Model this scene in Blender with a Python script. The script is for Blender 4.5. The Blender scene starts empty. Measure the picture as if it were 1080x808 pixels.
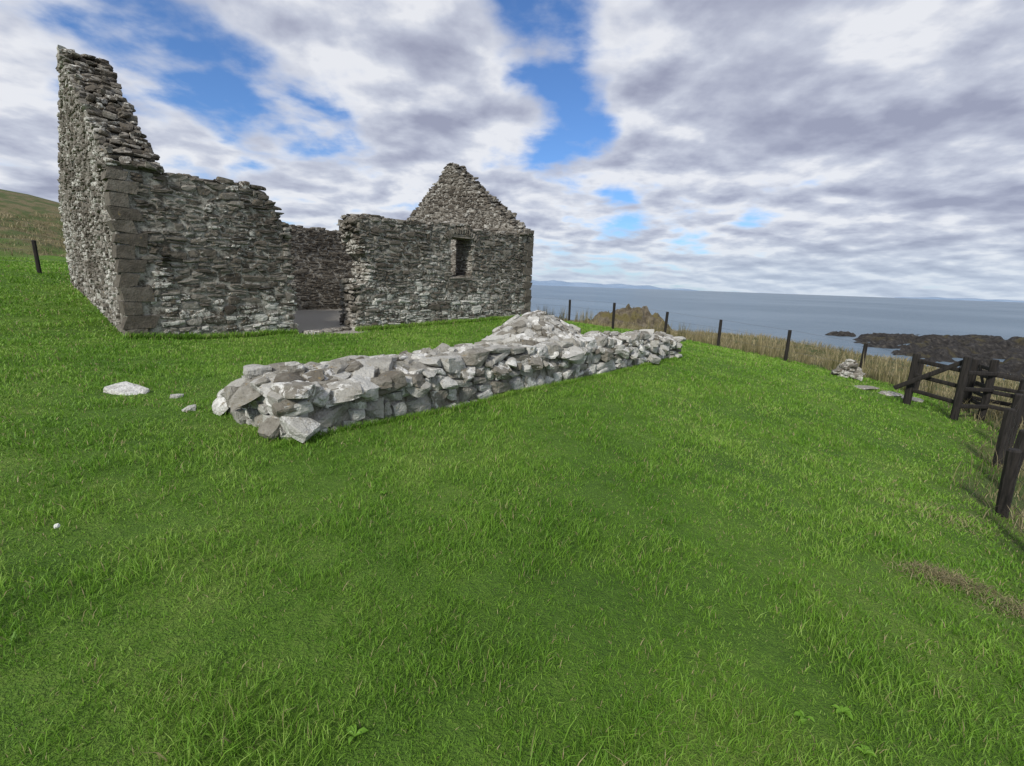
import bpy, math, numpy as np
from mathutils import Matrix, Vector
rng=np.random.default_rng(7)
sc=bpy.context.scene
# ------------------------------------------------------------ helpers
def hash2(i,j,s=0):
    h=np.sin(i*127.1+j*311.7+s*74.7)*43758.5453
    return h-np.floor(h)
def vnoise(x,y,s=0):
    x=np.asarray(x,float);y=np.asarray(y,float)
    i=np.floor(x);j=np.floor(y);fx=x-i;fy=y-j
    fx=fx*fx*(3-2*fx);fy=fy*fy*(3-2*fy)
    a=hash2(i,j,s);b=hash2(i+1,j,s);c=hash2(i,j+1,s);d=hash2(i+1,j+1,s)
    return (a*(1-fx)+b*fx)*(1-fy)+(c*(1-fx)+d*fx)*fy
def fbm(x,y,s=0,o=4):
    t=0;a=.5;k=1
    for q in range(o):
        t=t+a*vnoise(x*k,y*k,s+q*13);a*=.5;k*=2.03
    return t
def sstep(a,b,x):
    t=np.clip((x-a)/(b-a),0,1);return t*t*(3-2*t)
def make_mesh(name,V,quads=None,tris=None,mat=None,parent=None,smooth=False,attrs=None):
    me=bpy.data.meshes.new(name)
    V=np.asarray(V,np.float32);me.vertices.add(len(V));me.vertices.foreach_set("co",V.ravel())
    L=[];S=[];n=0
    if quads is not None and len(quads):
        q=np.asarray(quads,np.int32);L.append(q.ravel());S.append(np.arange(len(q))*4);n+=q.size
    if tris is not None and len(tris):
        t=np.asarray(tris,np.int32);L.append(t.ravel());S.append(n+np.arange(len(t))*3);n+=t.size
    L=np.concatenate(L);S=np.concatenate(S).astype(np.int32)
    me.loops.add(len(L));me.loops.foreach_set("vertex_index",L.astype(np.int32))
    me.polygons.add(len(S));me.polygons.foreach_set("loop_start",S)
    me.update(calc_edges=True)
    if attrs:
        for k,a in attrs.items():
            at=me.attributes.new(k,'FLOAT','POINT');at.data.foreach_set("value",np.asarray(a,np.float32))
    me.polygons.foreach_set("use_smooth",np.full(len(S),smooth))
    me.validate();me.update()
    ob=bpy.data.objects.new(name,me);sc.collection.objects.link(ob)
    if mat: me.materials.append(mat)
    if parent: ob.parent=parent
    return ob
def empty(name):
    e=bpy.data.objects.new(name,None);sc.collection.objects.link(e);return e
class NT:
    def __init__(s,tree): s.t=tree;s.n=tree.nodes;s.l=tree.links
    def new(s,ty,**kw):
        nd=s.n.new(ty)
        for k,v in kw.items(): setattr(nd,k,v)
        return nd
    def link(s,a,b): s.l.new(a,b)
    def setin(s,sock,v):
        if isinstance(v,bpy.types.NodeSocket): s.l.new(v,sock)
        else: sock.default_value=v
    def math(s,op,a,b=0.,c=None,clamp=False):
        nd=s.new('ShaderNodeMath',operation=op);nd.use_clamp=clamp
        s.setin(nd.inputs[0],a);s.setin(nd.inputs[1],b)
        if c is not None: s.setin(nd.inputs[2],c)
        return nd.outputs[0]
    def noise(s,vec,scale,detail=4,rough=.55,dist=0.):
        nd=s.new('ShaderNodeTexNoise');nd.inputs['Scale'].default_value=scale;nd.inputs['Detail'].default_value=detail
        nd.inputs['Roughness'].default_value=rough;nd.inputs['Distortion'].default_value=dist
        if vec is not None: s.link(vec,nd.inputs['Vector'])
        return nd.outputs['Fac']
    def ramp(s,fac,pts,interp='LINEAR'):
        nd=s.new('ShaderNodeValToRGB');cr=nd.color_ramp;cr.interpolation=interp
        while len(cr.elements)<len(pts): cr.elements.new(.5)
        for e,(p,c) in zip(cr.elements,pts):
            e.position=p;e.color=(c[0],c[1],c[2],1) if hasattr(c,'__len__') else (c,c,c,1)
        s.link(fac,nd.inputs[0]);return nd.outputs[0]
    def mix(s,f,a,b,blend='MIX'):
        nd=s.new('ShaderNodeMix',data_type='RGBA',blend_type=blend)
        s.setin(nd.inputs[0],f)
        for so,v in((nd.inputs[6],a),(nd.inputs[7],b)):
            if isinstance(v,(tuple,list)): so.default_value=(v[0],v[1],v[2],1)
            else: s.link(v,so)
        return nd.outputs[2]
    def smooth(s,v,a,b):
        nd=s.new('ShaderNodeMapRange',interpolation_type='SMOOTHSTEP');s.link(v,nd.inputs[0])
        nd.inputs[1].default_value=a;nd.inputs[2].default_value=b;return nd.outputs[0]
    def attr(s,name):
        nd=s.new('ShaderNodeAttribute');nd.attribute_name=name;return nd.outputs['Fac']
def mat(name):
    m=bpy.data.materials.new(name);m.use_nodes=True;nt=NT(m.node_tree)
    b=m.node_tree.nodes['Principled BSDF'];b.inputs['Specular IOR Level'].default_value=.25
    return m,nt,b
def bump(nt,b,h,dist,strength=1.):
    nd=nt.new('ShaderNodeBump');nd.inputs['Distance'].default_value=dist;nd.inputs['Strength'].default_value=strength
    nt.link(h,nd.inputs['Height']);nt.link(nd.outputs[0],b.inputs['Normal'])
def pos(nt):
    return nt.new('ShaderNodeNewGeometry').outputs['Position']
# ------------------------------------------------------------ materials
def stone_mat(name,cols,lichcol,roughbump=.012,ls=14):
    m,nt,b=mat(name);P=pos(nt)
    tone=nt.attr('tone');li=nt.attr('lich')
    n1=nt.noise(P,9,6,.65);n2=nt.noise(P,34,4,.6)
    t=nt.math('ADD',tone,nt.math('MULTIPLY',nt.math('SUBTRACT',n1,.5),.8))
    col=nt.ramp(t,cols)
    l1=nt.noise(P,ls,6,.72,.4)
    thr=nt.math('SUBTRACT',.80,nt.math('MULTIPLY',li,.40))
    lm=nt.math('MULTIPLY',nt.math('SUBTRACT',l1,thr),14,clamp=True)
    lm=nt.math('MULTIPLY',lm,.9)
    col=nt.mix(lm,col,lichcol)
    o1=nt.noise(P,19,3,.6)
    col=nt.mix(nt.math('MULTIPLY',nt.math('SUBTRACT',o1,.62),7,clamp=True),col,(.23,.17,.085))
    col=nt.mix(nt.math('MULTIPLY',nt.math('SUBTRACT',.43,n2),5,clamp=True),col,nt.mix(.55,col,(.03,.03,.025)))
    nt.link(col,b.inputs['Base Color']);b.inputs['Roughness'].default_value=.92
    hh=nt.math('ADD',nt.math('MULTIPLY',n1,.8),nt.math('MULTIPLY',n2,.5))
    bump(nt,b,hh,roughbump*2.2)
    return m
M_ch=stone_mat('chapel_rubble',[(0.,(.052,.043,.034)),(.3,(.11,.096,.077)),(.55,(.185,.168,.14)),(.8,(.29,.27,.235)),(1.,(.42,.41,.37))],(.52,.51,.46),.014)
M_lw=stone_mat('lichened_rubble',[(0.,(.13,.115,.09)),(.3,(.25,.235,.20)),(.6,(.38,.37,.335)),(1.,(.53,.52,.48))],(.66,.65,.61),.018,8)
def mortar(name,c1,c2,moss=0.,lo=.36,hi=.60):
    m,nt,b=mat(name);P=pos(nt)
    n=nt.noise(P,7,7,.72);n2=nt.noise(P,60,3,.6)
    col=nt.ramp(n,[(lo,c1),(hi,c2)])
    if moss: col=nt.mix(nt.math('MULTIPLY',nt.math('SUBTRACT',nt.noise(P,2.2,5,.6),.5),moss*8,clamp=True),col,(.05,.09,.02))
    nt.link(col,b.inputs['Base Color']);b.inputs['Roughness'].default_value=.97
    bump(nt,b,nt.math('ADD',n,nt.math('MULTIPLY',n2,.4)),.05);return m
M_mo=mortar('lime_mortar',(.08,.07,.055),(.42,.40,.35),0,.40,.60)
M_mo2=mortar('earth_mortar',(.10,.085,.06),(.40,.38,.33),.3)
def wood_mat():
    m,nt,b=mat('weathered_dark_wood');tc=nt.new('ShaderNodeTexCoord').outputs['Object']
    mp=nt.new('ShaderNodeMapping');mp.inputs['Scale'].default_value=(30,30,3);nt.link(tc,mp.inputs[0])
    n=nt.noise(mp.outputs[0],1.5,5,.6)
    nt.link(nt.ramp(n,[(.3,(.008,.0075,.007)),(.7,(.036,.031,.027))]),b.inputs['Base Color']);b.inputs['Roughness'].default_value=.8
    bump(nt,b,n,.006);return m
M_wood=wood_mat()
m,nt,b=mat('galvanised_wire');b.inputs['Base Color'].default_value=(.10,.10,.10,1);b.inputs['Metallic'].default_value=.3;b.inputs['Roughness'].default_value=.7;M_wire=m
# ------------------------------------------------------------ layout frames
P0=np.array([-8.27,10.1]);hd=.735
D=np.array([math.sin(hd),math.cos(hd)]);N=np.array([-D[1],D[0]])
CL,CW,TW=13.3,8.75,.95
def ch(u,v,z): return np.array([P0[0]+D[0]*u+N[0]*v,P0[1]+D[1]*u+N[1]*v,z])
O2=np.array([-2.0,4.0]);E2=np.array([.63,.777]);M2=np.array([-.777,.63]);LL=9.6
# ------------------------------------------------------------ terrain
ctrl=[(0,0,-1.6),(-8.3,10.1,-1.5),(-6.0,12.4,-1.52),(-4.9,13.7,-1.54),(-2.5,16.5,-1.48),(.6,20,-1.38),(-14.9,16,-.50),(-7.5,27,-.9),(-11.5,13,-.98),
(-2,4,-1.45),(4,11.4,-1.62),(1,7.6,-1.56),(2.69,23.4,-1.75),(4.23,20,-1.74),(6.3,19.9,-1.94),(8.26,19.1,-2.2),(9.66,16.7,-2.33),(11.2,15.1,-2.53),
(9.2,10.2,-2.35),(9.9,9.7,-2.42),(7.4,6.8,-2.5),(5.45,4.65,-2.4),(3.2,3.0,-1.98),(4,0,-2.2),(-16.5,16.6,-.15),(-20,19,-.05),(-9,7,-1.2),(-5,5,-1.4),(-5,0,-1.4),
(0,-8,-1.5),(-14,6,-.9),(-25,5,-.4),(14,20,-2.75),(17,14,-2.9),(15,0,-3.1),(6,28,-2.35),(14,28,-2.65),(0,30,-2.0),(-10,40,-1.0),(3,-20,-2.),(-30,30,.6),(-40,-10,0.5)]
C=np.array(ctrl,float)
def tps(r2): return np.where(r2>1e-9,r2*np.log(np.maximum(r2,1e-9))*.5,0)
K=tps(((C[:,None,:2]-C[None,:,:2])**2).sum(-1))+np.eye(len(C))*2.
Pm=np.hstack([np.ones((len(C),1)),C[:,:2]])
A=np.block([[K,Pm],[Pm.T,np.zeros((3,3))]])
W=np.linalg.solve(A,np.concatenate([C[:,2],np.zeros(3)]))
coast=np.array([(-400,260),(-120,110),(-60,78),(-25,52),(-8,40),(4,33),(15,30.5),(19,26),(21,18),(24,5),(26,-20),(30,-200)],float)
def line_sd(x,y,pl):
    x=np.asarray(x,float);y=np.asarray(y,float);best=np.full(x.shape,1e9);sg=np.zeros(x.shape)
    for a,b2 in zip(pl[:-1],pl[1:]):
        e=b2-a;t=np.clip(((x-a[0])*e[0]+(y-a[1])*e[1])/(e@e),0,1)
        dx=x-a[0]-t*e[0];dy=y-a[1]-t*e[1];d=np.hypot(dx,dy)
        cr=e[0]*(y-a[1])-e[1]*(x-a[0])
        m=d<best-1e-9;best=np.where(m,d,best);sg=np.where(m,np.sign(cr),sg)
    return best*sg
def coast_sd(x,y): return line_sd(x,y,coast)   # positive = seaward
def ground_z(x,y):
    x=np.asarray(x,float);y=np.asarray(y,float);sh=x.shape;xf=x.ravel();yf=y.ravel()
    cx=np.clip(xf,-45,30);cy=np.clip(yf,-25,48)
    z=np.zeros(len(xf))
    for s in range(0,len(xf),40000):
        a=cx[s:s+40000];b2=cy[s:s+40000]
        k=tps((a[:,None]-C[None,:,0])**2+(b2[:,None]-C[None,:,1])**2)
        z[s:s+40000]=k@W[:len(C)]+W[-3]+W[-2]*a+W[-1]*b2
    z+=7.5*np.exp(-(((xf+68)/30)**2+((yf-52)/26)**2))*sstep(18,40,yf-xf*.2)
    z+=(fbm(xf*.6,yf*.6,3)-.47)*.14+(fbm(xf*2.3,yf*2.3,5,2)-.37)*.04
    z+=sstep(20,30,-xf)*sstep(15,28,yf)*(fbm(xf*.5,yf*.5,15,4)-.45)*1.6
    s=coast_sd(xf,yf)+(fbm(xf*.25,yf*.25,9)-.47)*5
    drop=sstep(-1,15,s)
    z=z*(1-drop)+(-10.5)*drop
    z+=drop*(1-sstep(10,30,s))*(fbm(xf*.5,yf*.5,11,5)-.4)*3.2
    u=(xf-P0[0])*D[0]+(yf-P0[1])*D[1];v=(xf-P0[0])*N[0]+(yf-P0[1])*N[1]
    ins=(sstep(.3,.75,u)*sstep(.3,.75,CL-u)*sstep(.3,.75,v)*sstep(.3,.75,CW-v))
    z=z*(1-ins)+(-1.42)*ins
    return z.reshape(sh)
def axis(lo,a,b2,hi,fine,coarse_n):
    f=np.arange(a,b2,fine);l=a-np.geomspace(fine,a-lo,coarse_n)[::-1];h=b2-fine+np.geomspace(fine,hi-b2,coarse_n)
    return np.unique(np.concatenate([l,f,h]))
ax=axis(-400,-26,26,300,.22,45);ay=axis(-200,-4,40,300,.22,45)
X,Y=np.meshgrid(ax,ay);Z=ground_z(X,Y)
nx,ny=len(ax),len(ay);idx=np.arange(nx*ny).reshape(ny,nx)
Q=np.stack([idx[:-1,:-1],idx[:-1,1:],idx[1:,1:],idx[1:,:-1]],-1).reshape(-1,4)
xf,yf=X.ravel(),Y.ravel();sd=coast_sd(xf,yf)
FL=np.array([(-16.5,40),(-6,36),(1.0,26.3),(2.7,23.4),(6.3,20.4),(8.3,19.1),(9.7,16.9),(11.2,15.1),(10.2,11),(9.7,9.6),(7.0,6.9),(5.3,5.0),(3.9,3.0),(.8,-2)])
def dry_mask(x,y):
    n=fbm(np.asarray(x)*.5,np.asarray(y)*.5,21);x=np.asarray(x,float);y=np.asarray(y,float)
    f=line_sd(x,y,FL);m=sstep(-.5,.9,f+(n-.47)*2.)
    hill=sstep(22,30,-x+(n-.5)*8)*sstep(10,20,y)
    return np.maximum(m,hill),f
dry,_=dry_mask(xf,yf)
u=(xf-P0[0])*D[0]+(yf-P0[1])*D[1];v=(xf-P0[0])*N[0]+(yf-P0[1])*N[1]
grav=((u>.4)&(u<CL-.4)&(v>.4)&(v<CW-.4)).astype(float)
grav=np.maximum(grav,((u>3.6)&(u<5.5)&(v>-.35)&(v<1)).astype(float))
rock=sstep(2,7,sd+(fbm(xf*.4,yf*.4,31)-.47)*6)
m,nt,b=mat('turf_ground');P=pos(nt)
n=nt.noise(P,.8,5,.6);nf=nt.noise(P,22,5,.7);nf2=nt.noise(P,90,2,.6)
g=nt.ramp(nt.math('ADD',nt.math('MULTIPLY',n,.6),nt.math('MULTIPLY',nf,.4)),[(.32,(.052,.115,.012)),(.5,(.10,.195,.022)),(.66,(.17,.26,.045))])
dr=nt.ramp(nf,[(.3,(.07,.06,.028)),(.5,(.16,.135,.07)),(.7,(.30,.25,.14))])
dr=nt.mix(nt.smooth(n,.42,.58),dr,(.08,.105,.035))
c=nt.mix(nt.attr('dry'),g,dr)
c=nt.mix(nt.attr('rock'),c,nt.ramp(nt.noise(P,1.6,8,.7),[(.35,(.02,.019,.017)),(.6,(.075,.07,.062)),(.75,(.16,.15,.12))]))
c=nt.mix(nt.attr('grav'),c,nt.ramp(nf2,[(.35,(.28,.255,.22)),(.6,(.48,.45,.39))]))
nt.link(c,b.inputs['Base Color']);b.inputs['Roughness'].default_value=.97
bump(nt,b,nt.math('ADD',nf,nt.math('MULTIPLY',nf2,.5)),.06);M_gr=m
make_mesh('ground_terrain',np.stack([xf,yf,Z.ravel()],-1),Q,mat=M_gr,smooth=True,attrs={'dry':dry,'grav':np.maximum(grav,0),'rock':rock})
# ------------------------------------------------------------ sea
SEA=-8.
m,nt,b=mat('sea_water');P=pos(nt)
mp=nt.new('ShaderNodeMapping');mp.inputs['Scale'].default_value=(.05,.16,1);mp.inputs['Rotation'].default_value=(0,0,.5);nt.link(P,mp.inputs[0])
w1=nt.noise(mp.outputs[0],2.,8,.65);w2=nt.noise(P,.006,5,.6)
nt.link(nt.mix(nt.smooth(w2,.4,.62),(.09,.145,.195),(.14,.20,.255)),b.inputs['Base Color'])
b.inputs['Roughness'].default_value=.35;b.inputs['Specular IOR Level'].default_value=.4
bump(nt,b,w1,1.6,.8)
ga=np.concatenate([-np.geomspace(10,40000,30)[::-1],[0],np.geomspace(10,40000,30)])
gy=np.concatenate([[-3000,-300,-30],np.geomspace(10,40000,40)])
X,Y=np.meshgrid(ga,gy);idx=np.arange(X.size).reshape(X.shape)
Q=np.stack([idx[:-1,:-1],idx[:-1,1:],idx[1:,1:],idx[1:,:-1]],-1).reshape(-1,4)
make_mesh('sea',np.stack([X.ravel(),Y.ravel(),np.full(X.size,SEA)],-1),Q,mat=m)
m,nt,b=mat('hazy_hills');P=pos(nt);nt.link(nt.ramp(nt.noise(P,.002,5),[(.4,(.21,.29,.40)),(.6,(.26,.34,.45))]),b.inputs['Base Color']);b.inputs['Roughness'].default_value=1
def ridge(name,a0,a1,DD,h,s):
    t=np.linspace(0,1,160);a=a0+(a1-a0)*t
    hh=h*(.25+fbm(t*9,t*0,s,5))*np.clip(np.minimum(t*8,(1-t)*4),0,1)**.6
    V=[];rows=[(0,0),(.5,.6),(1,1),(1.6,.5),(2,0)]
    for dd,k in rows:
        V.append(np.stack([a*(DD+dd*900),np.full(160,DD+dd*900),SEA-2+hh*k*(1+.15*np.sin(t*60+dd))],-1))
    V=np.concatenate(V);i=np.arange(5*160).reshape(5,160)
    make_mesh(name,V,np.stack([i[:-1,:-1],i[:-1,1:],i[1:,1:],i[1:,:-1]],-1).reshape(-1,4),mat=m,smooth=True)
ridge('distant_hills',-.25,.38,12000,140,3)
ridge('distant_hills',.78,1.5,18000,110,8)
def rockfield(x0,x1,y0,y1,fn,res):
    X,Y=np.meshgrid(np.arange(x0,x1,res),np.arange(y0,y1,res));Z=fn(X,Y)
    i=np.arange(X.size).reshape(X.shape);Q=np.stack([i[:-1,:-1],i[:-1,1:],i[1:,1:],i[1:,:-1]],-1).reshape(-1,4)
    return X,Y,Z,Q
m,nt,b=mat('shore_rock');P=pos(nt);n=nt.noise(P,1.3,8,.75);n2=nt.noise(P,.25,4)
c=nt.ramp(n,[(.36,(.012,.011,.010)),(.55,(.05,.045,.04)),(.72,(.16,.145,.12))])
nt.link(nt.mix(nt.smooth(n2,.54,.68),c,(.08,.068,.035)),b.inputs['Base Color']);b.inputs['Roughness'].default_value=.85
bump(nt,b,n,.7);M_sh=m
def fn(X,Y):
    q=X*.8+Y*.6;w=X*.6-Y*.8
    e=1.12-((X-96)/42)**2-((Y-66)/40)**2+(fbm(X*.09,Y*.09,45,4)-.47)*1.0
    e=np.clip(e,-1,1)
    r=np.abs(fbm(q*.10,w*.34,41,6)-.48)*2
    chn=fbm(q*.05,w*.16,47,3)
    return SEA-1.25+np.maximum(e,-.35)*1.15+(.52-r)*3.7*np.clip(e*3+.4,0,1)-sstep(.54,.64,chn)*1.0
X,Y,Z,Q=rockfield(38,150,24,114,fn,.45)
make_mesh('shore_rocks',np.stack([X.ravel(),Y.ravel(),Z.ravel()],-1),Q,mat=M_sh)
m,nt,b=mat('grassy_crag');P=pos(nt);n=nt.noise(P,2.6,8,.7);n2=nt.noise(P,1.3,5,.6)
c=nt.ramp(n,[(.34,(.055,.044,.03)),(.5,(.15,.125,.085)),(.7,(.30,.26,.19))])
nt.link(nt.mix(nt.smooth(n2,.48,.60),c,(.14,.12,.05)),b.inputs['Base Color']);b.inputs['Roughness'].default_value=.95
bump(nt,b,n,.3);M_cr=m
def fn(X,Y):
    def g(cx,cy,sx,sy,h,p=1.4): return h*np.exp(-(((X-cx)/sx)**2+((Y-cy)/sy)**2)**p)
    base=np.maximum.reduce([g(7.4,30,1.6,1.5,1.75),g(6.0,30.2,1.4,1.4,1.35),g(8.7,30.2,1.2,1.3,1.2),g(5.0,30.3,1.1,1.2,.8),g(7.0,30.,2.8,1.9,1.1,1.1)])
    r=np.abs(fbm(X*1.4+Y*.3,Y*1.0-X*.4,51,6)-.48)*2
    return -2.95+base*(1.18-r*.6)+(fbm(X*2.8,Y*2.8,53,4)-.48)*.6*np.clip(base,0,1)
X,Y,Z,Q=rockfield(3.2,11.2,26.8,33.2,fn,.07)
make_mesh('rocky_outcrop',np.stack([X.ravel(),Y.ravel(),Z.ravel()],-1),Q,mat=M_cr)
# ------------------------------------------------------------ stones
def cube_template(k):
    g=np.linspace(-1,1,k);pts={};V=[];F=[]
    def vid(p):
        key=tuple(np.round(p,5))
        if key not in pts: pts[key]=len(V);V.append(p)
        return pts[key]
    for axn in range(3):
        for sgn in(-1,1):
            for i in range(k-1):
                for j in range(k-1):
                    q=[]
                    for a,b2 in((g[i],g[j]),(g[i+1],g[j]),(g[i+1],g[j+1]),(g[i],g[j+1])):
                        p=[0,0,0];p[axn]=sgn;p[(axn+1)%3]=a;p[(axn+2)%3]=b2;q.append(vid(p))
                    F.append(q if sgn>0 else q[::-1])
    return np.array(V,float),np.array(F)
T3=cube_template(3);T4=cube_template(4);T5=cube_template(5)
class Stones:
    def __init__(s): s.c=[];s.a=[];s.h=[];s.t=[];s.l=[];s.rd=[]
    def add(s,c,axes,h,tone,lich,rd=.35):
        s.c.append(c);s.a.append(axes);s.h.append(h);s.t.append(tone);s.l.append(lich);s.rd.append(rd)
    def build(s,name,mt,parent,tpl,jit=.1,smooth=False,cuts=6):
        if not s.c: return
        T,F=tpl;n=len(s.c);K=len(T)
        c=np.array(s.c);a=np.array(s.a);h=np.array(s.h);rd=np.array(s.rd)[:,None,None]
        S=np.broadcast_to(T,(n,K,3)).copy();r=np.linalg.norm(S,axis=2,keepdims=True)
        S=S*(1-rd)+S/r*rd*1.15
        if K>30:
            for q in range(cuts):
                d=rng.normal(size=(n,1,3));d/=np.linalg.norm(d,axis=2,keepdims=True)
                o=rng.uniform(.76,1.12,size=(n,1,1));pr=(S*d).sum(2,keepdims=True)
                S=S-d*np.maximum(pr-o,0)
        S+=rng.normal(0,jit,size=S.shape)
        S[:,:,0]+=S[:,:,2]*rng.normal(0,.14,size=(n,1));S[:,:,2]*=1+S[:,:,0]*rng.normal(0,.16,size=(n,1))
        S*=h[:,None,:]
        V=np.einsum('nki,nij->nkj',S,a)+c[:,None,:]
        Fq=(F[None]+np.arange(n)[:,None,None]*K).reshape(-1,4)
        return make_mesh(name,V.reshape(-1,3),Fq,mat=mt,parent=parent,smooth=smooth,attrs={'tone':np.repeat(s.t,K),'lich':np.repeat(s.l,K)})
def rotaxes(ax3,s=.05):
    e=rng.normal(0,s,3)
    R=np.array([[1,-e[2],e[1]],[e[2],1,-e[0]],[-e[1],e[0],1]]);return R@ax3
def inpoly(px,pz,poly):
    c=False;j=len(poly)-1
    for i in range(len(poly)):
        xi,zi=poly[i];xj,zj=poly[j]
        if (zi>pz)!=(zj>pz) and px<(xj-xi)*(pz-zi)/(zj-zi)+xi: c=not c
        j=i
    return c
def face(st,org,ua,na,poly,holes=(),hr=(.06,.17),lr=(.12,.46),depth=.09,tone=(.2,.75),lich=(.1,.8),pro=(-.03,.02),lichlow=0.):
    ua=np.array([*ua,0.]);na=np.array([*na,0.]);za=np.array([0,0,1.])
    us=[p[0] for p in poly];zs=[p[1] for p in poly];z=min(zs);axs=np.array([ua,na,za])
    seed=rng.uniform(0,99)
    while z<max(zs)+.05:
        hh=rng.uniform(*hr)*(.75 if rng.random()<.35 else 1.15);u=min(us)-rng.uniform(0,.3)
        if lichlow and z<-.2: hh*=1.25
        while u<max(us):
            l=rng.uniform(*lr)*(hh/np.mean(hr))**.4
            if rng.random()<.22: l*=.5
            uc=u+l/2;wob=(vnoise(uc*.9,z*.7,seed)-.5)*.26+rng.normal(0,.010)
            zc=z+hh/2+wob
            if inpoly(uc,zc,poly) and not any(a<uc+l*.3 and uc-l*.3<b2 and c<zc<d for a,b2,c,d in holes):
                parts=1 if (hh<.12 or rng.random()<.55) else 2
                for q in range(parts):
                    h1=hh/parts;zq=zc-hh/2+h1*(q+.5)
                    uu=np.clip(uc,min(us)+l*.46,max(us)-l*.46)
                    c=org+ua*uu+na*(rng.uniform(*pro)-depth)+za*zq
                    n0=vnoise(uc*.8,zc*.8,seed+5)
                    tn=rng.uniform(*tone)+(n0-.5)*.35
                    li=rng.uniform(*lich)+(vnoise(uc*1.3,zc*1.3,seed+8)-.5)*.7+lichlow*np.clip((0.6-zc)/2,0,1)
                    st.add(c,rotaxes(axs,.045),(l*.5*rng.uniform(.88,1.02),depth,h1*.5*rng.uniform(.80,1.03)),tn,li,rng.uniform(.10,.32))
            u+=l+rng.uniform(.0,.02)
        z+=hh
def prism(name,poly,org,ua,na,t,parent,mt):
    import bmesh
    bm=bmesh.new();ua=Vector((*ua,0));na=Vector((*na,0));o=Vector(org)
    f=[bm.verts.new(o+ua*p[0]+Vector((0,0,p[1]))) for p in poly];g=[bm.verts.new(o+ua*p[0]+na*t+Vector((0,0,p[1]))) for p in poly]
    bm.faces.new(f);bm.faces.new(g[::-1])
    for i in range(len(poly)): bm.faces.new([f[i-1],g[i-1],g[i],f[i]])
    bmesh.ops.recalc_face_normals(bm,faces=bm.faces);bmesh.ops.triangulate(bm,faces=[q for q in bm.faces if len(q.verts)>4])
    me=bpy.data.meshes.new(name);bm.to_mesh(me);bm.free();me.materials.append(mt)
    ob=bpy.data.objects.new(name,me);sc.collection.objects.link(ob);ob.parent=parent;return ob
chapel=empty('ruined_stone_chapel')
ZB=-2.0
def rag(p0,p1,n,amp):
    out=[]
    for i in range(n):
        t=(i+.5)/n;out.append((p0[0]+(p1[0]-p0[0])*t,p0[1]+(p1[1]-p0[1])*t+rng.uniform(-amp,amp)))
    return out
sw_poly=[(0,ZB),(3.62,ZB),(3.58,-1.0),(3.68,-.5),(3.5,0.),(3.58,.5),(3.42,.95),(3.46,1.25),(3.3,1.45),(3.28,1.78),(3.05,1.85),(3.0,2.04)]+rag((2.95,2.05),(.3,2.12),9,.06)+[(0,2.1)]
se_poly=[(5.30,ZB),(5.33,-1.2),(5.42,-.6),(5.54,-.2),(5.86,.1),(5.90,.45),(5.62,.8),(5.68,1.15),(5.50,1.3),(5.48,1.6),(5.7,1.78)]+rag((5.85,1.8),(12.4,1.93),18,.08)+[(CL,1.95),(CL,ZB)]
WIN=(9.05,9.95,.18,1.5)
n_poly=[(0,ZB),(CL,ZB)]+rag((CL,2.0),(0,2.1),30,.06)
h2=CW/2
wg_poly=[(0,ZB),(0,2.08)]+rag((.1,2.15),(h2-.3,5.1),12,.05)+[(h2-.22,5.22),(h2+.2,5.15)]+rag((h2+.3,4.95),(CW-.1,2.1),12,.05)+[(CW,2.05),(CW,ZB)]
eg_poly=[(0,ZB),(0,1.95)]+rag((.1,2.02),(h2-.35,4.8),12,.05)+[(h2-.25,4.98),(h2+.05,5.05),(h2+.3,4.9)]+rag((h2+.4,4.7),(CW-.1,2.05),12,.05)+[(CW,2.0),(CW,ZB)]
i=.038
def shrink(poly,dz=.05): return [(p[0],p[1]-dz if p[1]>ZB+.1 else p[1]) for p in poly]
def core(name,poly,u0v0,ua,na,t): prism(name,shrink(poly),np.array([*u0v0,0.]),ua,na,t,chapel,M_mo)
w0=ch(0,i,0)[:2]
gx=.9
swc=[(max(p[0]-.04,gx),p[1]) for p in sw_poly if p[0]>gx or p[1]==ZB or p[0]==0]
core('south_wall_core_west',swc,w0,D,N,TW-2*i)
def clipu(poly,a,b2):
    return [(p[0],p[1]) for p in poly if a<p[0]<b2 and p[1]>ZB+.01]
e1=[(p[0]+.06,p[1]) for p in se_poly if p[0]<WIN[0]-.1 and p[1]>ZB+.01];e1=[(5.36,ZB)]+e1+[(WIN[0]-.05,1.8),(WIN[0]-.05,ZB)]
core('south_wall_core_middle',e1,w0,D,N,TW-2*i)
e2=[(WIN[1]+.05,ZB),(WIN[1]+.05,1.85)]+clipu(se_poly,WIN[1]+.1,CL-.85)+[(CL-.84,1.9),(CL-.84,ZB)]
core('south_wall_core_east',e2,w0,D,N,TW-2*i)
prism('window_sill_core',[(WIN[0]-.06,ZB),(WIN[1]+.06,ZB),(WIN[1]+.06,WIN[2]-.05),(WIN[0]-.06,WIN[2]-.05)],ch(0,i+.003,0),D,N,TW-2*i-.006,chapel,M_mo)
prism('window_head_core',[(WIN[0]-.06,WIN[3]+.06),(WIN[1]+.06,WIN[3]+.06),(WIN[1]+.06,1.82),(WIN[0]-.06,1.82)],ch(0,i+.003,0),D,N,TW-2*i-.006,chapel,M_mo)
core('north_wall_core',[(.9,ZB),(CL-.84,ZB)]+[q for q in n_poly if .9<q[0]<CL-.84],ch(0,CW-TW+i,0)[:2],D,N,TW-2*i)
def core_g(name,poly,u0,t):
    pl=[(min(max(p[0],i),CW-i),p[1]-(.06 if p[1]>ZB+.1 else 0)) for p in poly]
    prism(name,pl,ch(u0,0,0),N,D,t,chapel,M_mo)
core_g('west_gable_core',wg_poly,i,.95-2*i)
core_g('east_gable_core',eg_poly,CL-.85+i,.85-2*i)
S1=Stones()
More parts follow.
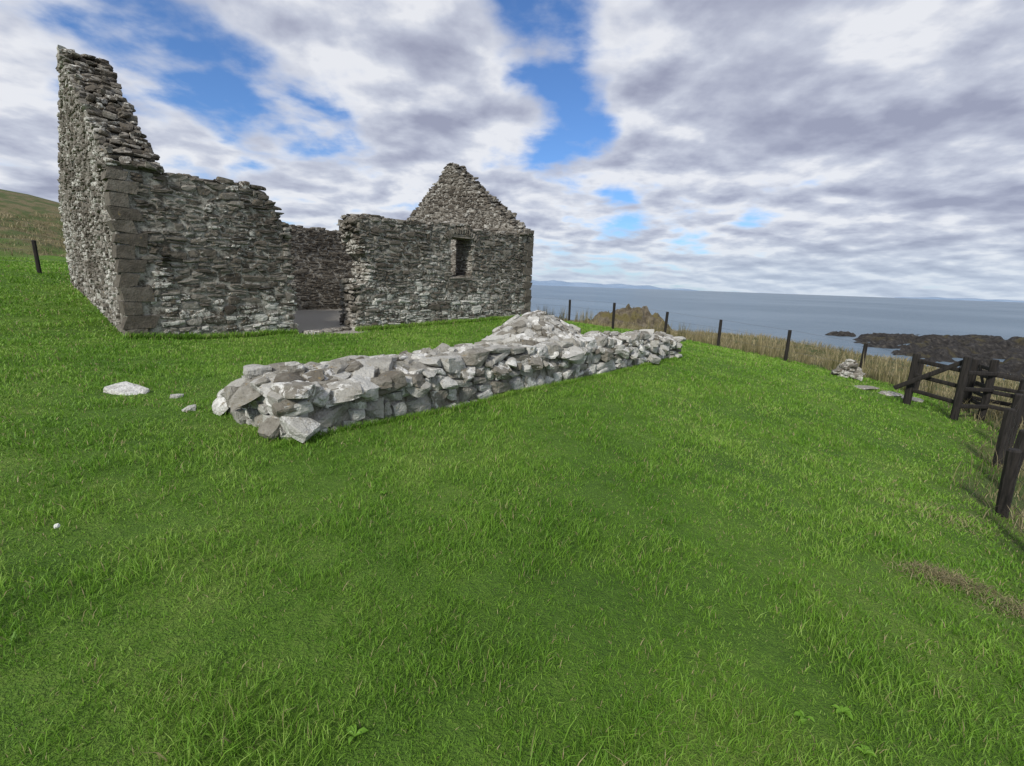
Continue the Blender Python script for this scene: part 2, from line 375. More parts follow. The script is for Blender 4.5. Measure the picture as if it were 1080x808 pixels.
face(S1,ch(0,0,0),D,-N,sw_poly,holes=[(-.5,.40,ZB,1.95)],hr=(.065,.18),lr=(.16,.46),tone=(.08,.60),lich=(-.15,.62),lichlow=.6)
face(S1,ch(0,0,0),D,-N,se_poly,holes=[(WIN[0],WIN[1],WIN[2],WIN[3]+.32),(CL-.35,CL+.5,ZB,1.9)],hr=(.065,.17),lr=(.15,.42),tone=(.12,.68),lich=(-.05,.72),lichlow=.6)
face(S1,ch(0,TW,0),D,N,sw_poly,hr=(.09,.2),lr=(.2,.55),tone=(.1,.6),lich=(0,.5))
face(S1,ch(0,TW,0),D,N,se_poly,holes=[WIN],hr=(.09,.2),lr=(.2,.55),tone=(.1,.6),lich=(0,.5))
jl=[(0,ZB),(TW,ZB),(TW,1.3),(0,1.3)]
face(S1,ch(3.60,0,0),N,D,jl,hr=(.06,.16),lr=(.15,.4),pro=(-.06,.06),tone=(.2,.8),lich=(.2,.9))
jr=[(0,ZB),(TW,ZB),(TW,0.),(0,0.)]
face(S1,ch(5.34,0,0),N,-D,jr,hr=(.06,.16),lr=(.15,.4),pro=(-.08,.06),tone=(.25,.85),lich=(.3,.9))
face(S1,ch(5.84,0,0),N,-D,[(0,-.3),(TW,-.3),(TW,.9),(0,.9)],hr=(.06,.16),lr=(.15,.4),pro=(-.05,.14),tone=(.25,.85),lich=(.3,.9))
face(S1,ch(5.58,0,0),N,-D,[(0,.7),(TW,.7),(TW,1.7),(0,1.7)],hr=(.06,.16),lr=(.15,.4),pro=(-.05,.1),tone=(.25,.8),lich=(.3,.9))
rv=[(0.05,WIN[2]),(TW-.05,WIN[2]),(TW-.05,WIN[3]),(.05,WIN[3])]
face(S1,ch(WIN[0],0,0),N,D,rv,hr=(.07,.16),lr=(.2,.4),tone=(.2,.7),lich=(0,.5))
face(S1,ch(WIN[1],0,0),N,-D,rv,hr=(.07,.16),lr=(.2,.4),tone=(.3,.8),lich=(.1,.6))
axc=np.array([[D[0],D[1],0],[-N[0],-N[1],0],[0,0,1.]])
for k in range(4):
    S1.add(ch((WIN[0]+WIN[1])/2,.1+k*.25,WIN[3]+.05),rotaxes(axc,.01),(.62,.115,.055),.5,.4,.06)
    S1.add(ch((WIN[0]+WIN[1])/2,.1+k*.25,WIN[2]-.04),rotaxes(axc,.01),(.55,.12,.05),.55,.5,.06)
for k in range(15):
    a=math.radians(-42+84*k/14);r_=1.05
    uc=(WIN[0]+WIN[1])/2+math.sin(a)*r_;zc=WIN[3]+.22-1.05+.02+math.cos(a)*r_
    ca,sa=math.cos(a),math.sin(a);dd=np.array([D[0],D[1],0]);zz=np.array([0,0,1.])
    S1.add(ch(uc,.06,zc),np.array([dd*ca-zz*sa,[-N[0],-N[1],0],dd*sa+zz*ca]),(.042,.1,.11),rng.uniform(.3,.7),.4,.15)
face(S1,ch(0,CW-TW,0),D,-N,n_poly,hr=(.06,.16),lr=(.15,.48),tone=(.05,.5),lich=(-.2,.45))
face(S1,ch(0,CW,0),D,N,n_poly,hr=(.1,.22),lr=(.25,.6),tone=(.1,.6),lich=(.1,.7))
face(S1,ch(0,0,0),N,-D,wg_poly,holes=[(-.5,.40,ZB,1.95)],hr=(.06,.17),lr=(.10,.36),tone=(.25,.75),lich=(.2,.95),pro=(-.035,.025))
face(S1,ch(.95,0,0),N,D,wg_poly,hr=(.08,.18),lr=(.2,.5),tone=(.1,.6),lich=(0,.6))
face(S1,ch(CL-.85,0,0),N,-D,eg_poly,hr=(.07,.16),lr=(.14,.42),tone=(.15,.65),lich=(.0,.75))
face(S1,ch(CL,0,0),N,D,eg_poly,hr=(.1,.2),lr=(.25,.55),tone=(.1,.6),lich=(.1,.7))
def heads(poly,org_uv,thick,wmin,alongax,crossax,lich=(.1,.8)):
    top=[p for p in poly if p[1]>ZB+.1]
    for a,b2 in zip(top[:-1],top[1:]):
        L=math.hypot(b2[0]-a[0],b2[1]-a[1]);n=max(1,int(L/.14))
        for k in range(n):
            t=(k+.5)/n
            uu=a[0]+(b2[0]-a[0])*t;zz=a[1]+(b2[1]-a[1])*t
            if zz<wmin: continue
            vv=rng.uniform(0,.15)
            while vv<thick-.05:
                w=rng.uniform(.12,.28)
                c=org_uv+np.array([*alongax,0.])*(uu+rng.normal(0,.03))+np.array([*crossax,0.])*(min(vv+w/2,thick-.08))+np.array([0,0,zz-.025+rng.normal(0,.03)])
                ax3=rotaxes(np.array([[*alongax,0.],[*crossax,0.],[0,0,1.]]),.12)
                S1.add(c,ax3,(rng.uniform(.08,.18),w*.52,rng.uniform(.03,.065)),rng.uniform(.15,.7),rng.uniform(*lich),rng.uniform(.15,.35))
                vv+=w
heads(sw_poly,ch(0,0,0),TW,.9,D,N);heads(se_poly,ch(0,0,0),TW,1.0,D,N)
heads(n_poly,ch(0,CW-TW,0),TW,1,D,N);heads(wg_poly,ch(0,0,0),.95,1.9,N,D);heads(eg_poly,ch(CL-.85,0,0),.85,1.8,N,D)
S1.build('rubble_masonry',M_ch,chapel,T4,.055,cuts=5)
S2=Stones()
for (cu,su) in((0,1),(CL,-1)):
    z=-1.75;k=0
    while z<1.92:
        h=rng.uniform(.2,.33);la,lb=((.52,.34),(.34,.52))[k%2];la*=rng.uniform(.9,1.1);k+=1
        uc=cu+su*la/2;S2.add(ch(uc-su*.012,lb/2-.012,z+h/2),rotaxes(axc,.006),(la/2,lb/2,h/2-.006),rng.uniform(.15,.45),rng.uniform(-.2,.35),.03)
        z+=h
S2.build('quoins',M_ch,chapel,T3,.018)
# ------------------------------------------------------------ low ruined wall
low=empty('low_ruined_wall')
def lw(u,v,z=0): return np.array([O2[0]+E2[0]*u+M2[0]*v,O2[1]+E2[1]*u+M2[1]*v,z])
def lww(u): return np.interp(u,[0,1.5,3,6,9.5],[1.5,1.3,1.1,1.0,.85])
HU,HV=[0,.6,3,5,7,9.5],[.40,.48,.50,.54,.52,.42]
def lwh(u,v,ins=0.):
    w=lww(u)
    inside=sstep(-.04+ins,.02+ins,v)*sstep(-.08,.18,w-v-ins)*sstep(-.03,.03,u-ins)*sstep(-.05,.05,LL-u-ins)
    h=np.interp(u,HU,HV)*(1-.5*sstep(.5,1.5,v)*sstep(2.4,.6,u))
    h=h+.12*sstep(.15,.5,v)*sstep(.1,.5,w-v)+(fbm(u*1.7,v*1.7,61,3)-.45)*.18
    heap=.98*np.exp(-(((u-5.5)/1.6)**2+((v-1.3)/.85)**2)**1.05)
    return np.maximum(h*inside,heap*sstep(.1,.3,v))
us=np.arange(-.3,LL+.3,.05);vs=np.arange(-.3,3.2,.05);U_,V_=np.meshgrid(us,vs)
X=O2[0]+E2[0]*U_+M2[0]*V_;Y=O2[1]+E2[1]*U_+M2[1]*V_
G=ground_z(X,Y);H=lwh(U_,V_,.075)
Zc=G-.12+np.maximum(H+.07*(H>.1),0)+(fbm(U_*6,V_*6,63,3)-.45)*.05
ii=np.arange(X.size).reshape(X.shape);Q=np.stack([ii[:-1,:-1],ii[:-1,1:],ii[1:,1:],ii[1:,:-1]],-1).reshape(-1,4)
make_mesh('wall_core',np.stack([X.ravel(),Y.ravel(),Zc.ravel()],-1),Q,mat=M_mo2,parent=low)
S3=Stones()
Ug=np.arange(-.5,LL+.6,.25)
def gzn(u,v):
    u=np.asarray(u,float);return ground_z(O2[0]+E2[0]*u+M2[0]*v,O2[1]+E2[1]*u+M2[1]*v)
gz_front=gzn(Ug,0.);gz_back=gzn(Ug,1.)
def lowface(st,org_u,org_v,ua,na,length,hfun,gfun,batter=.08):
    ua3=np.array([*ua,0.]);na3=np.array([*na,0.]);z=-.12
    while z<1.0:
        hh=rng.uniform(.10,.23);u=rng.uniform(-.25,0)
        while u<length:
            l=rng.uniform(.13,.42)*(1.1 if hh>.16 else .85);uc=u+l/2
            if 0<uc<length and z+hh*.5<hfun(uc):
                k=1 if rng.random()<.7 or hh<.14 else 2
                for q in range(k):
                    h1=hh/k;zc=z+h1*(q+.5)+(vnoise(uc*1.4,z*2,71)-.5)*.14
                    base=lw(org_u,org_v)+ua3*uc;base[2]=gfun(uc)+zc
                    dep=rng.uniform(.10,.15)
                    c=base+na3*(rng.uniform(-.02,.018)-dep-batter*zc*.6)
                    st.add(c,rotaxes(np.array([ua3,na3,[0,0,1.]]),.09),(l*.5*rng.uniform(.9,1.04),dep,h1*.5*rng.uniform(.85,1.08)),rng.uniform(.1,.95),rng.uniform(.1,1.0),rng.uniform(.10,.30))
            u+=l*.99
        z+=hh*.97
hf=lambda uu:float(np.interp(uu,HU,HV))+.03
lowface(S3,0,0,E2,-M2,LL,hf,lambda uu:float(np.interp(uu,Ug,gz_front)))
tv=np.arange(0,2.6,.25);g0=[float(gzn(0.,a)) for a in tv];ge=[float(gzn(LL,a)) for a in tv]
lowface(S3,0,0,M2,-E2,1.5,lambda a:float(np.interp(a,[0,.7,1.2,1.6],[.42,.36,.28,.2])),lambda a:float(np.interp(a,tv,g0)))
lowface(S3,LL,0,M2,E2,.85,lambda a:.42,lambda a:float(np.interp(a,tv,ge)))
lowface(S3,0,1.0,E2,M2,LL,lambda a:.42,lambda a:float(np.interp(a,Ug,gz_back)))
st_=.13
gu,gv=np.meshgrid(np.arange(.05,LL,st_),np.arange(.05,3.0,st_));gu=gu.ravel()+rng.uniform(-.06,.06,gu.size);gv=gv.ravel()+rng.uniform(-.06,.06,gv.size)
hh_=lwh(gu,gv);ga_=(lwh(gu+.06,gv)-lwh(gu-.06,gv))/.12;gb_=(lwh(gu,gv+.06)-lwh(gu,gv-.06))/.12
zg=gzn(gu,gv)
E3=np.array([*E2,0.]);M3=np.array([*M2,0.])
for a,c2,h,gx_,gv_,z0 in zip(gu,gv,hh_,ga_,gb_,zg):
    if h<.13: continue
    p=lw(a,c2);gx_=np.clip(gx_,-.6,.6);gv_=np.clip(gv_,-.6,.6)
    nrm=np.array([0,0,1.])-E3*gx_-M3*gv_+rng.normal(0,.14,3);nrm/=np.linalg.norm(nrm)
    an=rng.normal(0,.7);t1=E3*math.cos(an)+M3*math.sin(an);t1-=nrm*(t1@nrm);t1/=np.linalg.norm(t1);t2=np.cross(nrm,t1)
    sz=rng.choice([.05,.075,.11,.15],p=[.3,.38,.24,.08])*rng.uniform(.85,1.2)
    p[2]=z0+h-.06+rng.uniform(-.02,.03)-(.04 if sz>.1 else 0)
    S3.add(p,np.array([t1,t2,nrm]),(sz*rng.uniform(1,1.6),sz,sz*rng.uniform(.4,.65)),rng.uniform(.0,.85),rng.uniform(.0,.9),rng.uniform(.12,.36))
S3.build('lichened_stones',M_lw,low,T5,.03)
def loose(name,items,mt=M_lw,tone=(.4,.8)):
    st=Stones()
    for (x,y,sx,sy,sz,up) in items:
        z=float(ground_z(np.array([x]),np.array([y]))[0])
        an=rng.uniform(0,3.14);t1=np.array([math.cos(an),math.sin(an),0]);t2=np.array([-t1[1],t1[0],0])
        st.add(np.array([x,y,z+up]),rotaxes(np.array([t1,t2,[0,0,1.]]),.08),(sx,sy,sz),rng.uniform(*tone),rng.uniform(.5,.9),.35)
    e=empty(name);st.build('stones',mt,e,T5,.03)
loose('half_buried_stone',[(-4.55,5.45,.2,.15,.05,.02)],tone=(.7,.9))
loose('scattered_stones',[(-3.35,4.75,.06,.05,.03,.015),(-3.9,5.35,.06,.05,.03,.01),(-2.85,4.85,.10,.08,.05,.03),(-2.8,5.0,.12,.09,.05,.03),(-3.5,5.9,.08,.06,.05,.02)])
it=[]
for k in range(60):
    r_=rng.uniform(0,.30);a=rng.uniform(0,6.28);it.append((9.55+r_*math.cos(a)*1.25,13.3+r_*math.sin(a),rng.uniform(.07,.13),rng.uniform(.06,.11),rng.uniform(.04,.065),.04+rng.uniform(.0,.50)*(1-r_/.42)))
loose('small_stone_cairn',it,M_ch,(.3,.9))
it=[(8.75+k*.34,11.55-k*.32+rng.uniform(-.05,.05),.28,.2,.03,.015) for k in range(3)]
loose('flat_path_slab',it,M_ch,(.6,.9))
it=[(*ch(3.95+k*.3,rng.uniform(0,.3),0)[:2],.2,.16,.05,.03) for k in range(5)]
loose('doorway_threshold',it,M_ch,(.4,.8))
# ------------------------------------------------------------ fences
def beam(V,F,a,b2,w,h,roll=0):
    a=np.array(a,float);b2=np.array(b2,float);z=(b2-a);L=np.linalg.norm(z);z/=L
    up=np.array([0,0,1.]) if abs(z[2])<.9 else np.array([math.cos(roll),math.sin(roll),0.])
    x=np.cross(up,z);x/=np.linalg.norm(x);y=np.cross(z,x);s=len(V)
    secs=[(0,1),(.33,1+rng.normal(0,.03)),(.66,1+rng.normal(0,.03)),(1-.02/L,1),(1,.8)]
    for t,k in secs:
        for q in range(8):
            an=q*math.pi/4+math.pi/8;cx=max(-.93,min(.93,math.cos(an)*1.25));cy=max(-.93,min(.93,math.sin(an)*1.25))
            V.append(a+z*L*t+x*cx*w/2*k+y*cy*h/2*k)
    for r_ in range(len(secs)-1):
        for q in range(8):
            F.append([s+r_*8+q,s+r_*8+(q+1)%8,s+r_*8+8+(q+1)%8,s+r_*8+8+q])
    e=s+(len(secs)-1)*8
    F+= [[e,e+1,e+2,e+3],[e,e+3,e+4,e+7],[e+4,e+5,e+6,e+7],[s+3,s+2,s+1,s],[s+7,s+4,s+3,s],[s+7,s+6,s+5,s+4]]
def gz(x,y): return float(ground_z(np.array([x]),np.array([y]))[0])
def fence(name,pts,w=.1,wires=(.35,.7,1.0),vert=0,tilt=.03):
    e=empty(name);V=[];F=[];tops=[]
    for (x,y,hh) in pts:
        z=gz(x,y);tx,ty=rng.normal(0,tilt,2);beam(V,F,(x,y,z-.3),(x+tx,y+ty,z+hh),w,w,rng.uniform(0,.6));tops.append((x,y,z,hh))
    make_mesh('posts',V,F,mat=M_wood,parent=e)
    V=[];F=[];r_=.0022
    def seg(p0,p1):
        s=len(V)
        for P_ in(p0,p1):
            for o in((0,0,r_*1.6),(r_,r_,-r_),(-r_,-r_,-r_)): V.append(P_+np.array(o))
        for q2 in range(3): F.append([s+q2,s+(q2+1)%3,s+3+(q2+1)%3,s+3+q2])
    for a,b2 in zip(tops[:-1],tops[1:]):
        for q in wires:
            pa=np.array([a[0],a[1],a[2]+q*a[3]]);pb=np.array([b2[0],b2[1],b2[2]+q*b2[3]]);pm=(pa+pb)/2-np.array([0,0,.02])
            seg(pa,pm);seg(pm,pb)
        if vert:
            L=math.hypot(b2[0]-a[0],b2[1]-a[1]);k=int(L/vert)
            for q in range(1,k):
                t=q/k;base=np.array([a[0]+(b2[0]-a[0])*t,a[1]+(b2[1]-a[1])*t,a[2]+(b2[2]-a[2])*t]);hh=a[3]+(b2[3]-a[3])*t
                seg(base+np.array([0,0,.12*hh]),base+np.array([.004,0,.78*hh]))
    make_mesh('wires',V,F,mat=M_wire,parent=e)
fence('post_and_wire_fence',[(-14,41,1.1),(-9.5,38,1.1),(-5,33,1.1),(-1,28.5,1.1),(2.69,23.4,1.1),(4.23,20.4,1.12),(6.3,19.9,1.1),(8.26,19.1,1.1),(9.66,16.7,1.1),(11.2,15.1,1.1),(10.4,12.0,.9)],w=.11)
fence('post_and_wire_fence',[(10.0,9.2,1.0),(9.3,8.5,.95),(8.5,7.75,1.0),(7.42,6.85,.92),(6.55,5.9,.85),(5.62,5.0,.8),(4.9,4.0,.8),(4.1,2.8,.9),(3.1,1.0,1.0),(2.2,-1.,1.1)],w=.12,wires=(.12,.28,.45,.62,.78,.96),vert=.15,tilt=.05)
fence('post_and_wire_fence',[(-24,13,1.1),(-16.45,16.7,1.1),(-15.5,21,1.1),(-14.5,26,1.1)],w=.12)
gate=empty('wooden_kissing_gate')
V=[];F=[]
gp=[(8.75,10.25,1.15),(9.0,9.35,1.3),(9.75,9.55,1.25),(10.1,10.3,1.15),(10.35,9.35,1.2),(11.2,9.9,1.1),(10.9,9.0,1.15)]
for x,y,h in gp: beam(V,F,(x,y,gz(x,y)-.3),(x,y,gz(x,y)+h),.13,.13,.5)
make_mesh('posts',V,F,mat=M_wood,parent=gate)
def rails(name,a,b2,hs,w=.035,h=.09):
    V=[];F=[]
    for q in hs:
        beam(V,F,(a[0],a[1],gz(a[0],a[1])+q),(b2[0],b2[1],gz(b2[0],b2[1])+q),w,h)
    make_mesh(name,V,F,mat=M_wood,parent=gate)
rails('rails_1',(8.75,10.2),(9.02,9.4),(.35,.68,1.0));rails('rails_2',(9.0,9.28),(9.78,9.47),(.3,.65,.98))
rails('gate_leaf',(10.12,10.2),(9.85,9.6),(.25,.45,.65,.85,1.02));rails('rails_4',(9.8,9.5),(10.4,9.3),(.3,.6,.95));rails('rails_5',(10.4,9.3),(11.2,9.9),(.3,.6,.9));rails('rails_6',(10.1,10.3),(11.2,9.95),(.3,.6,.9));rails('rails_7',(10.35,9.3),(10.9,9.0),(.25,.5,.75,1.0))
V=[];F=[];beam(V,F,(8.45,10.3,-1.95),(9.05,9.45,-1.2),.05,.1);beam(V,F,(9.9,9.62,-2.2),(10.1,10.2,-1.35),.03,.08)
make_mesh('braces',V,F,mat=M_wood,parent=gate)
# ------------------------------------------------------------ grass
def grass_mat(name,stops,trans,dark=(.035,.08,.01)):
    m,nt,b=mat(name);P=pos(nt);r_=nt.attr('rnd');hgt=nt.attr('hgt')
    n=nt.noise(P,.5,5,.62);n3=nt.noise(P,3.2,4,.6)
    t=nt.math('ADD',nt.math('MULTIPLY',r_,.34),nt.math('ADD',nt.math('MULTIPLY',n,.85),nt.math('MULTIPLY',n3,.45)))
    c=nt.ramp(nt.math('SUBTRACT',t,.31),stops)
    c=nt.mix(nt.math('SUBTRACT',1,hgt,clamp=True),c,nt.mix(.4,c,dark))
    c=nt.mix(nt.math('GREATER_THAN',r_,.95),c,(.36,.31,.16))
    nt.link(c,b.inputs['Base Color']);b.inputs['Roughness'].default_value=.5;b.inputs['Specular IOR Level'].default_value=.3
    tr=nt.new('ShaderNodeBsdfTranslucent');nt.link(c,tr.inputs[0]);ms=nt.new('ShaderNodeMixShader');ms.inputs[0].default_value=trans
    out=[q for q in nt.n if q.type=='OUTPUT_MATERIAL'][0]
    nt.link(b.outputs[0],ms.inputs[1]);nt.link(tr.outputs[0],ms.inputs[2]);nt.link(ms.outputs[0],out.inputs[0]);return m
M_g=grass_mat('lawn_blades',[(.20,(.075,.190,.015)),(.40,(.150,.315,.028)),(.58,(.235,.42,.050)),(.78,(.37,.50,.12))],.33)
M_d=grass_mat('dry_blades',[(.18,(.08,.09,.035)),(.36,(.18,.155,.075)),(.58,(.37,.30,.17)),(.85,(.50,.42,.28))],.25)
def blades(name,x,y,h,w,lean,mt,bias=0.):
    n=len(x);z=ground_z(x,y)-.008;an=rng.uniform(0,2*np.pi,n);la=rng.uniform(0,2*np.pi,n)
    dx,dy=np.cos(an)*w/2,np.sin(an)*w/2;lx,ly=np.cos(la)*lean*h,np.sin(la)*lean*h
    V=np.empty((n,5,3),np.float32)
    V[:,0]=np.stack([x-dx,y-dy,z],-1);V[:,1]=np.stack([x+dx,y+dy,z],-1)
    V[:,2]=np.stack([x-dx*.8+lx*.35,y-dy*.8+ly*.35,z+h*.55],-1);V[:,3]=np.stack([x+dx*.8+lx*.35,y+dy*.8+ly*.35,z+h*.55],-1)
    V[:,4]=np.stack([x+lx,y+ly,z+h*np.sqrt(np.maximum(1-(lean*.6)**2,.2))],-1)
    b0=np.arange(n)*5
    q=np.stack([b0,b0+1,b0+3,b0+2],-1);t=np.stack([b0+2,b0+3,b0+4],-1)
    r_=np.repeat(rng.random(n)+bias,5);hg=np.tile([0,0,.6,.6,1.],n)
    make_mesh(name,V.reshape(-1,3),q,t,mat=mt,attrs={'rnd':r_,'hgt':hg})
def excluded(x,y):
    u=(x-P0[0])*D[0]+(y-P0[1])*D[1];v=(x-P0[0])*N[0]+(y-P0[1])*N[1]
    a=(u>0)&(u<CL)&(v>0)&(v<CW)|((u>3.7)&(u<5.3)&(v>-.3)&(v<1))
    uu=(x-O2[0])*E2[0]+(y-O2[1])*E2[1];vv=(x-O2[0])*M2[0]+(y-O2[1])*M2[1]
    return a|(lwh(uu,vv)>.12)
def sample(n,rmin,rmax,p,amin=-75,amax=75):
    t=rng.random(n);k=2-p;r_=(rmin**k+(rmax**k-rmin**k)*t)**(1/k);a=np.radians(rng.uniform(amin,amax,n))
    return r_*np.sin(a),r_*np.cos(a)-.6,r_
x,y,r_=sample(620000,.5,34,1.5,-62,62)
d_,f_=dry_mask(x,y);keep=~excluded(x,y)&(d_<rng.uniform(.2,.9,len(x)))&(coast_sd(x,y)<0);x,y,r_=x[keep],y[keep],r_[keep]
cl=fbm(x*2.2,y*2.2,81,3);cl2=fbm(x*9,y*9,83,2)
h=(.020+.060*np.clip(cl*1.6+cl2*1.0-.70,0,1.2))*rng.uniform(.6,1.35,len(x));h*=1+.02*np.maximum(r_-5,0)
w=rng.uniform(.0022,.0044,len(x))*np.maximum(1,r_/2.6)
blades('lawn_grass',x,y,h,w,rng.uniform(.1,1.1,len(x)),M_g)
cx=rng.uniform(-7,6,60);cy=rng.uniform(.8,9,60);cx=np.concatenate([cx,[.15,.3,.45,.55,-.9,.35]]);cy=np.concatenate([cy,[1.35,1.42,1.3,1.5,1.25,1.2]])
X=[];Y=[]
for a,b2 in zip(cx,cy):
    k=26;X.append(a+rng.normal(0,.06,k));Y.append(b2+rng.normal(0,.06,k))
X=np.concatenate(X);Y=np.concatenate(Y);kk=~excluded(X,Y)&(dry_mask(X,Y)[0]<.5)
X,Y=X[kk],Y[kk];blades('long_grass_tufts',X,Y,rng.uniform(.06,.12,len(X)),rng.uniform(.003,.006,len(X)),rng.uniform(.5,1.4,len(X)),M_g)
uu=rng.uniform(-.1,LL,8000);X=O2[0]+E2[0]*uu-M2[0]*rng.uniform(-.02,.08,8000);Y=O2[1]+E2[1]*uu-M2[1]*rng.uniform(-.02,.08,8000)
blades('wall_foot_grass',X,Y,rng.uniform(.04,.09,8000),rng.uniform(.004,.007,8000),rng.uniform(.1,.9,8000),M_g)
uu=rng.uniform(-.1,CL,7000);kk=(uu<3.6)|(uu>5.3);uu=uu[kk];vv=-rng.uniform(0,.15,len(uu));X=P0[0]+D[0]*uu+N[0]*vv;Y=P0[1]+D[1]*uu+N[1]*vv
blades('chapel_foot_grass',X,Y,rng.uniform(.08,.2,len(X)),rng.uniform(.012,.02,len(X)),rng.uniform(.1,.9,len(X)),M_g)
n=200000
x,y,r_=sample(n,3,60,1.25,-62,66)
d_,f_=dry_mask(x,y);sdd=coast_sd(x,y);keep=(d_>rng.uniform(.25,.95,n))&(sdd<3)&~excluded(x,y);x,y,r_=x[keep],y[keep],r_[keep]
cl=fbm(x*.9,y*.9,91,3)
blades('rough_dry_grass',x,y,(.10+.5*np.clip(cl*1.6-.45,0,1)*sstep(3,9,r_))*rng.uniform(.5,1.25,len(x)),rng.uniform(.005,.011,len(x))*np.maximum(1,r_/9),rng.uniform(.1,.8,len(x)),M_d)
X=[];Y=[]
for k in range(90):
    j=rng.integers(2,8);t=rng.random();q=FL[j]*(1-t)+FL[j+1]*t;X.append(q[0]+rng.normal(.4,.35)+rng.normal(0,.05,14));Y.append(q[1]+rng.normal(.5,.35)+rng.normal(0,.05,14))
X=np.concatenate(X);Y=np.concatenate(Y);blades('dead_hogweed_stalks',X,Y,rng.uniform(.4,.95,len(X)),rng.uniform(.012,.022,len(X)),rng.uniform(.05,.3,len(X)),M_d)
X=np.concatenate([3.2+rng.normal(0,.17,1400),3.55+rng.normal(0,.2,900),4.6+rng.normal(0,.3,700)]);Y=np.concatenate([3.1+rng.normal(0,.07,1400),2.85+rng.normal(0,.08,900),4.6+rng.normal(0,.25,700)])
blades('dry_grass_clippings',X,Y,rng.uniform(.03,.08,len(X)),rng.uniform(.003,.006,len(X)),rng.uniform(.9,1.6,len(X)),M_d,.1)
def weeds(name,pts):
    V=[];F=[]
    for (x,y) in pts:
        z=gz(x,y)-.012;n=rng.integers(4,8)
        for k in range(n):
            a=rng.uniform(0,6.28);L=rng.uniform(.025,.05);w=L*.3;dx,dy=math.cos(a),math.sin(a);px,py=-dy,dx;s=len(V)
            for t,ww,hz in((0,.15,.015),(.35,.9,.028),(.7,1.,.03),(1,.1,.02)):
                for sg in(-1,0,1):
                    V.append((x+dx*L*t+px*w*ww*sg*.8,y+dy*L*t+py*w*ww*sg*.8,z+hz+(.006 if sg else 0)))
            for r_ in range(3):
                for q in range(2): F.append([s+r_*3+q,s+r_*3+q+1,s+r_*3+4+q,s+r_*3+3+q])
    nV=len(V);make_mesh(name,V,F,mat=M_g,smooth=True,attrs={'rnd':np.full(nV,.25),'hgt':np.full(nV,.7)})
weeds('broadleaf_weeds',[(1.3,1.7),(1.5,1.75),(1.45,1.55),(1.62,1.3),(-.5,1.35),(-.2,1.1),(.5,5.6),(.6,5.7),(-.9,3.2),(1.9,1.5)])
m,nt,b=mat('dandelion_fluff');b.inputs['Base Color'].default_value=(.65,.65,.6,1)
m2,nt2,b2_=mat('dandelion_stem');b2_.inputs['Base Color'].default_value=(.12,.2,.05,1)
T,F=T5;S=T/np.linalg.norm(T,axis=1,keepdims=True)*.013*(1+rng.normal(0,.10,(len(T),1)))
dx_,dy_=-2.48,2.38;dz_=gz(dx_,dy_);V=[];F2=[];beam(V,F2,(dx_,dy_,dz_),(dx_,dy_,dz_+.05),.003,.003)
d=empty('dandelion_clock');make_mesh('seed_head',S+np.array([dx_,dy_,dz_+.06]),F,mat=m,parent=d);make_mesh('stem',V,F2,mat=m2,parent=d)
# ------------------------------------------------------------ sky & sun
wd=bpy.data.worlds.new("World");sc.world=wd;wd.use_nodes=True;nt=NT(wd.node_tree)
bg=wd.node_tree.nodes['Background'];bg.inputs[1].default_value=.125
SE,SR=math.radians(38),math.radians(205)
sky=nt.new('ShaderNodeTexSky',sky_type='NISHITA');sky.sun_disc=False;sky.sun_elevation=SE;sky.sun_rotation=SR;sky.altitude=10;sky.air_density=1.;sky.dust_density=.6;sky.ozone_density=2.
tc=nt.new('ShaderNodeTexCoord').outputs['Generated'];sp=nt.new('ShaderNodeSeparateXYZ');nt.link(tc,sp.inputs[0])
z=nt.math('ADD',nt.math('MAXIMUM',sp.outputs[2],0.),.20)
cb=nt.new('ShaderNodeCombineXYZ');nt.link(nt.math('DIVIDE',sp.outputs[0],z),cb.inputs[0]);nt.link(nt.math('DIVIDE',sp.outputs[1],z),cb.inputs[1])
PV=cb.outputs[0]
n1=nt.noise(PV,2.5,8,.52,.1)
mp=nt.new('ShaderNodeMapping');mp.inputs['Location'].default_value=(-.04,-.11,.04);nt.link(PV,mp.inputs[0])
n2=nt.noise(mp.outputs[0],2.5,5,.52,.1)
big=nt.noise(PV,.9,2,.5)
den=nt.math('ADD',n1,nt.math('MULTIPLY',nt.math('SUBTRACT',big,.5),.3))
def blob(x_,y_,rad,st):
    d=Vector((x_,y_,1)).normalized();vm=nt.new('ShaderNodeVectorMath',operation='DOT_PRODUCT');nt.link(tc,vm.inputs[0]);vm.inputs[1].default_value=d
    return nt.math('MULTIPLY',nt.smooth(vm.outputs['Value'],math.cos(math.radians(rad)),1.),st)
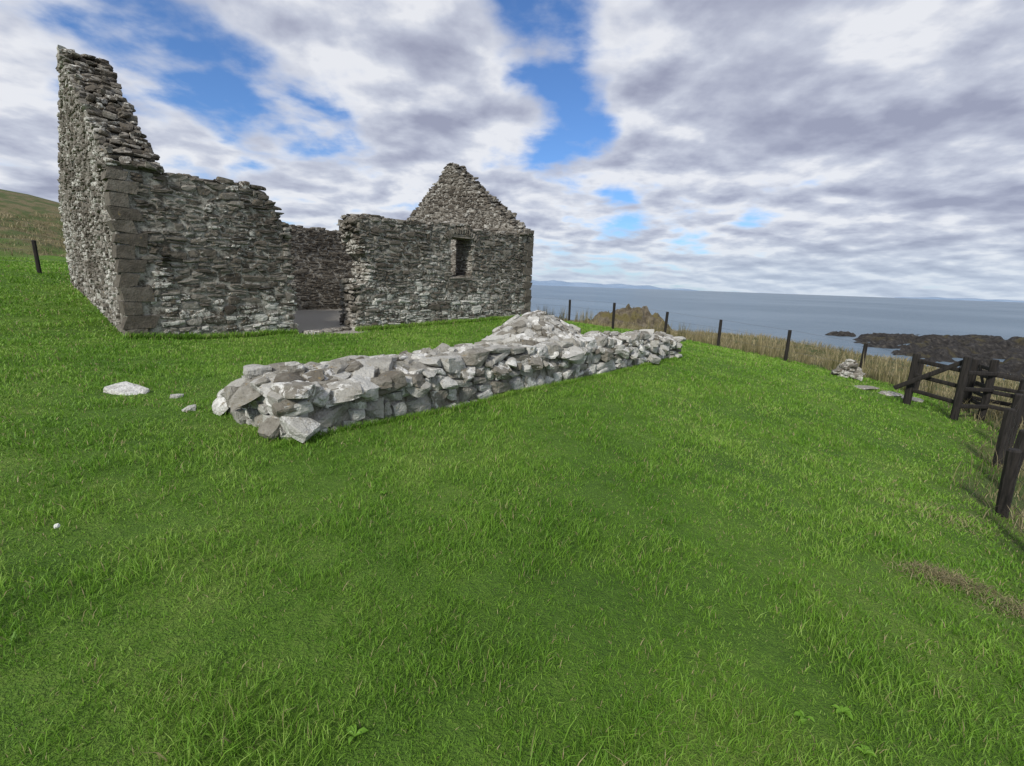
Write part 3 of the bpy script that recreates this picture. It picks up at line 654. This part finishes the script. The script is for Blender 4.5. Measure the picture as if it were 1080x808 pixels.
for (a,b2,rad,st) in [(.03,2.05,8,-.17),(.30,3.3,7,-.19),(2.4,5.9,7,-.2),(3.2,5.9,6,-.15),(-1.6,2.33,10,-.12),(-1.55,3.11,8,-.06),(1.41,2.28,26,.13),(2.77,3.35,24,.13),(-.5,2.4,10,.13),(-.5,4.,13,.12),(1.14,3.,12,.14),(-4,4.2,14,.08),(-2.4,3.2,9,.06)]:
    den=nt.math('ADD',den,blob(a,b2,rad,st))
mask=nt.smooth(den,.32,.51)
thick=nt.smooth(den,.44,.88)
sh=nt.math('MULTIPLY',nt.math('SUBTRACT',n2,n1),2.5)
t=nt.math('ADD',nt.math('SUBTRACT',.84,nt.math('MULTIPLY',thick,.55)),sh,clamp=True)
cc=nt.ramp(t,[(0.,(2.7,2.85,3.7)),(.3,(3.5,3.7,4.55)),(.65,(4.7,4.95,5.7)),(1.,(6.7,6.8,7.1))])
skc=nt.mix(1.,sky.outputs[0],(.58,.82,1.15),'MULTIPLY')
col=nt.mix(nt.math('MULTIPLY',mask,.95),skc,cc)
hz=nt.math('SUBTRACT',1.,nt.smooth(sp.outputs[2],.0,.12))
col=nt.mix(nt.math('MULTIPLY',hz,.5),col,(4.2,5.2,6.4))
nt.link(col,bg.inputs[0])
sl=bpy.data.lights.new('sun','SUN');sl.energy=3.5;sl.angle=math.radians(8);sl.color=(1,.96,.89)
so=bpy.data.objects.new('sun',sl);sc.collection.objects.link(so)
sd_=Vector((math.sin(SR)*math.cos(SE),math.cos(SR)*math.cos(SE),math.sin(SE)));so.rotation_euler=sd_.to_track_quat('Z','Y').to_euler()
# ------------------------------------------------------------ camera
p=math.radians(11.8);r=math.radians(2.06)
F_=np.array([0,math.cos(p),-math.sin(p)]);U0=np.array([0,math.sin(p),math.cos(p)]);R0=np.array([1.,0,0])
R=R0*math.cos(r)+U0*math.sin(r);U=-R0*math.sin(r)+U0*math.cos(r)
cam=bpy.data.cameras.new('camera');co=bpy.data.objects.new('camera',cam);sc.collection.objects.link(co)
co.matrix_world=Matrix(((R[0],U[0],-F_[0],0),(R[1],U[1],-F_[1],0),(R[2],U[2],-F_[2],0),(0,0,0,1)))
cam.sensor_width=36;cam.lens=36*500/1080;cam.clip_start=.05;cam.clip_end=100000
sc.camera=co
sc.view_settings.view_transform='Standard';sc.view_settings.look='None';sc.view_settings.exposure=0
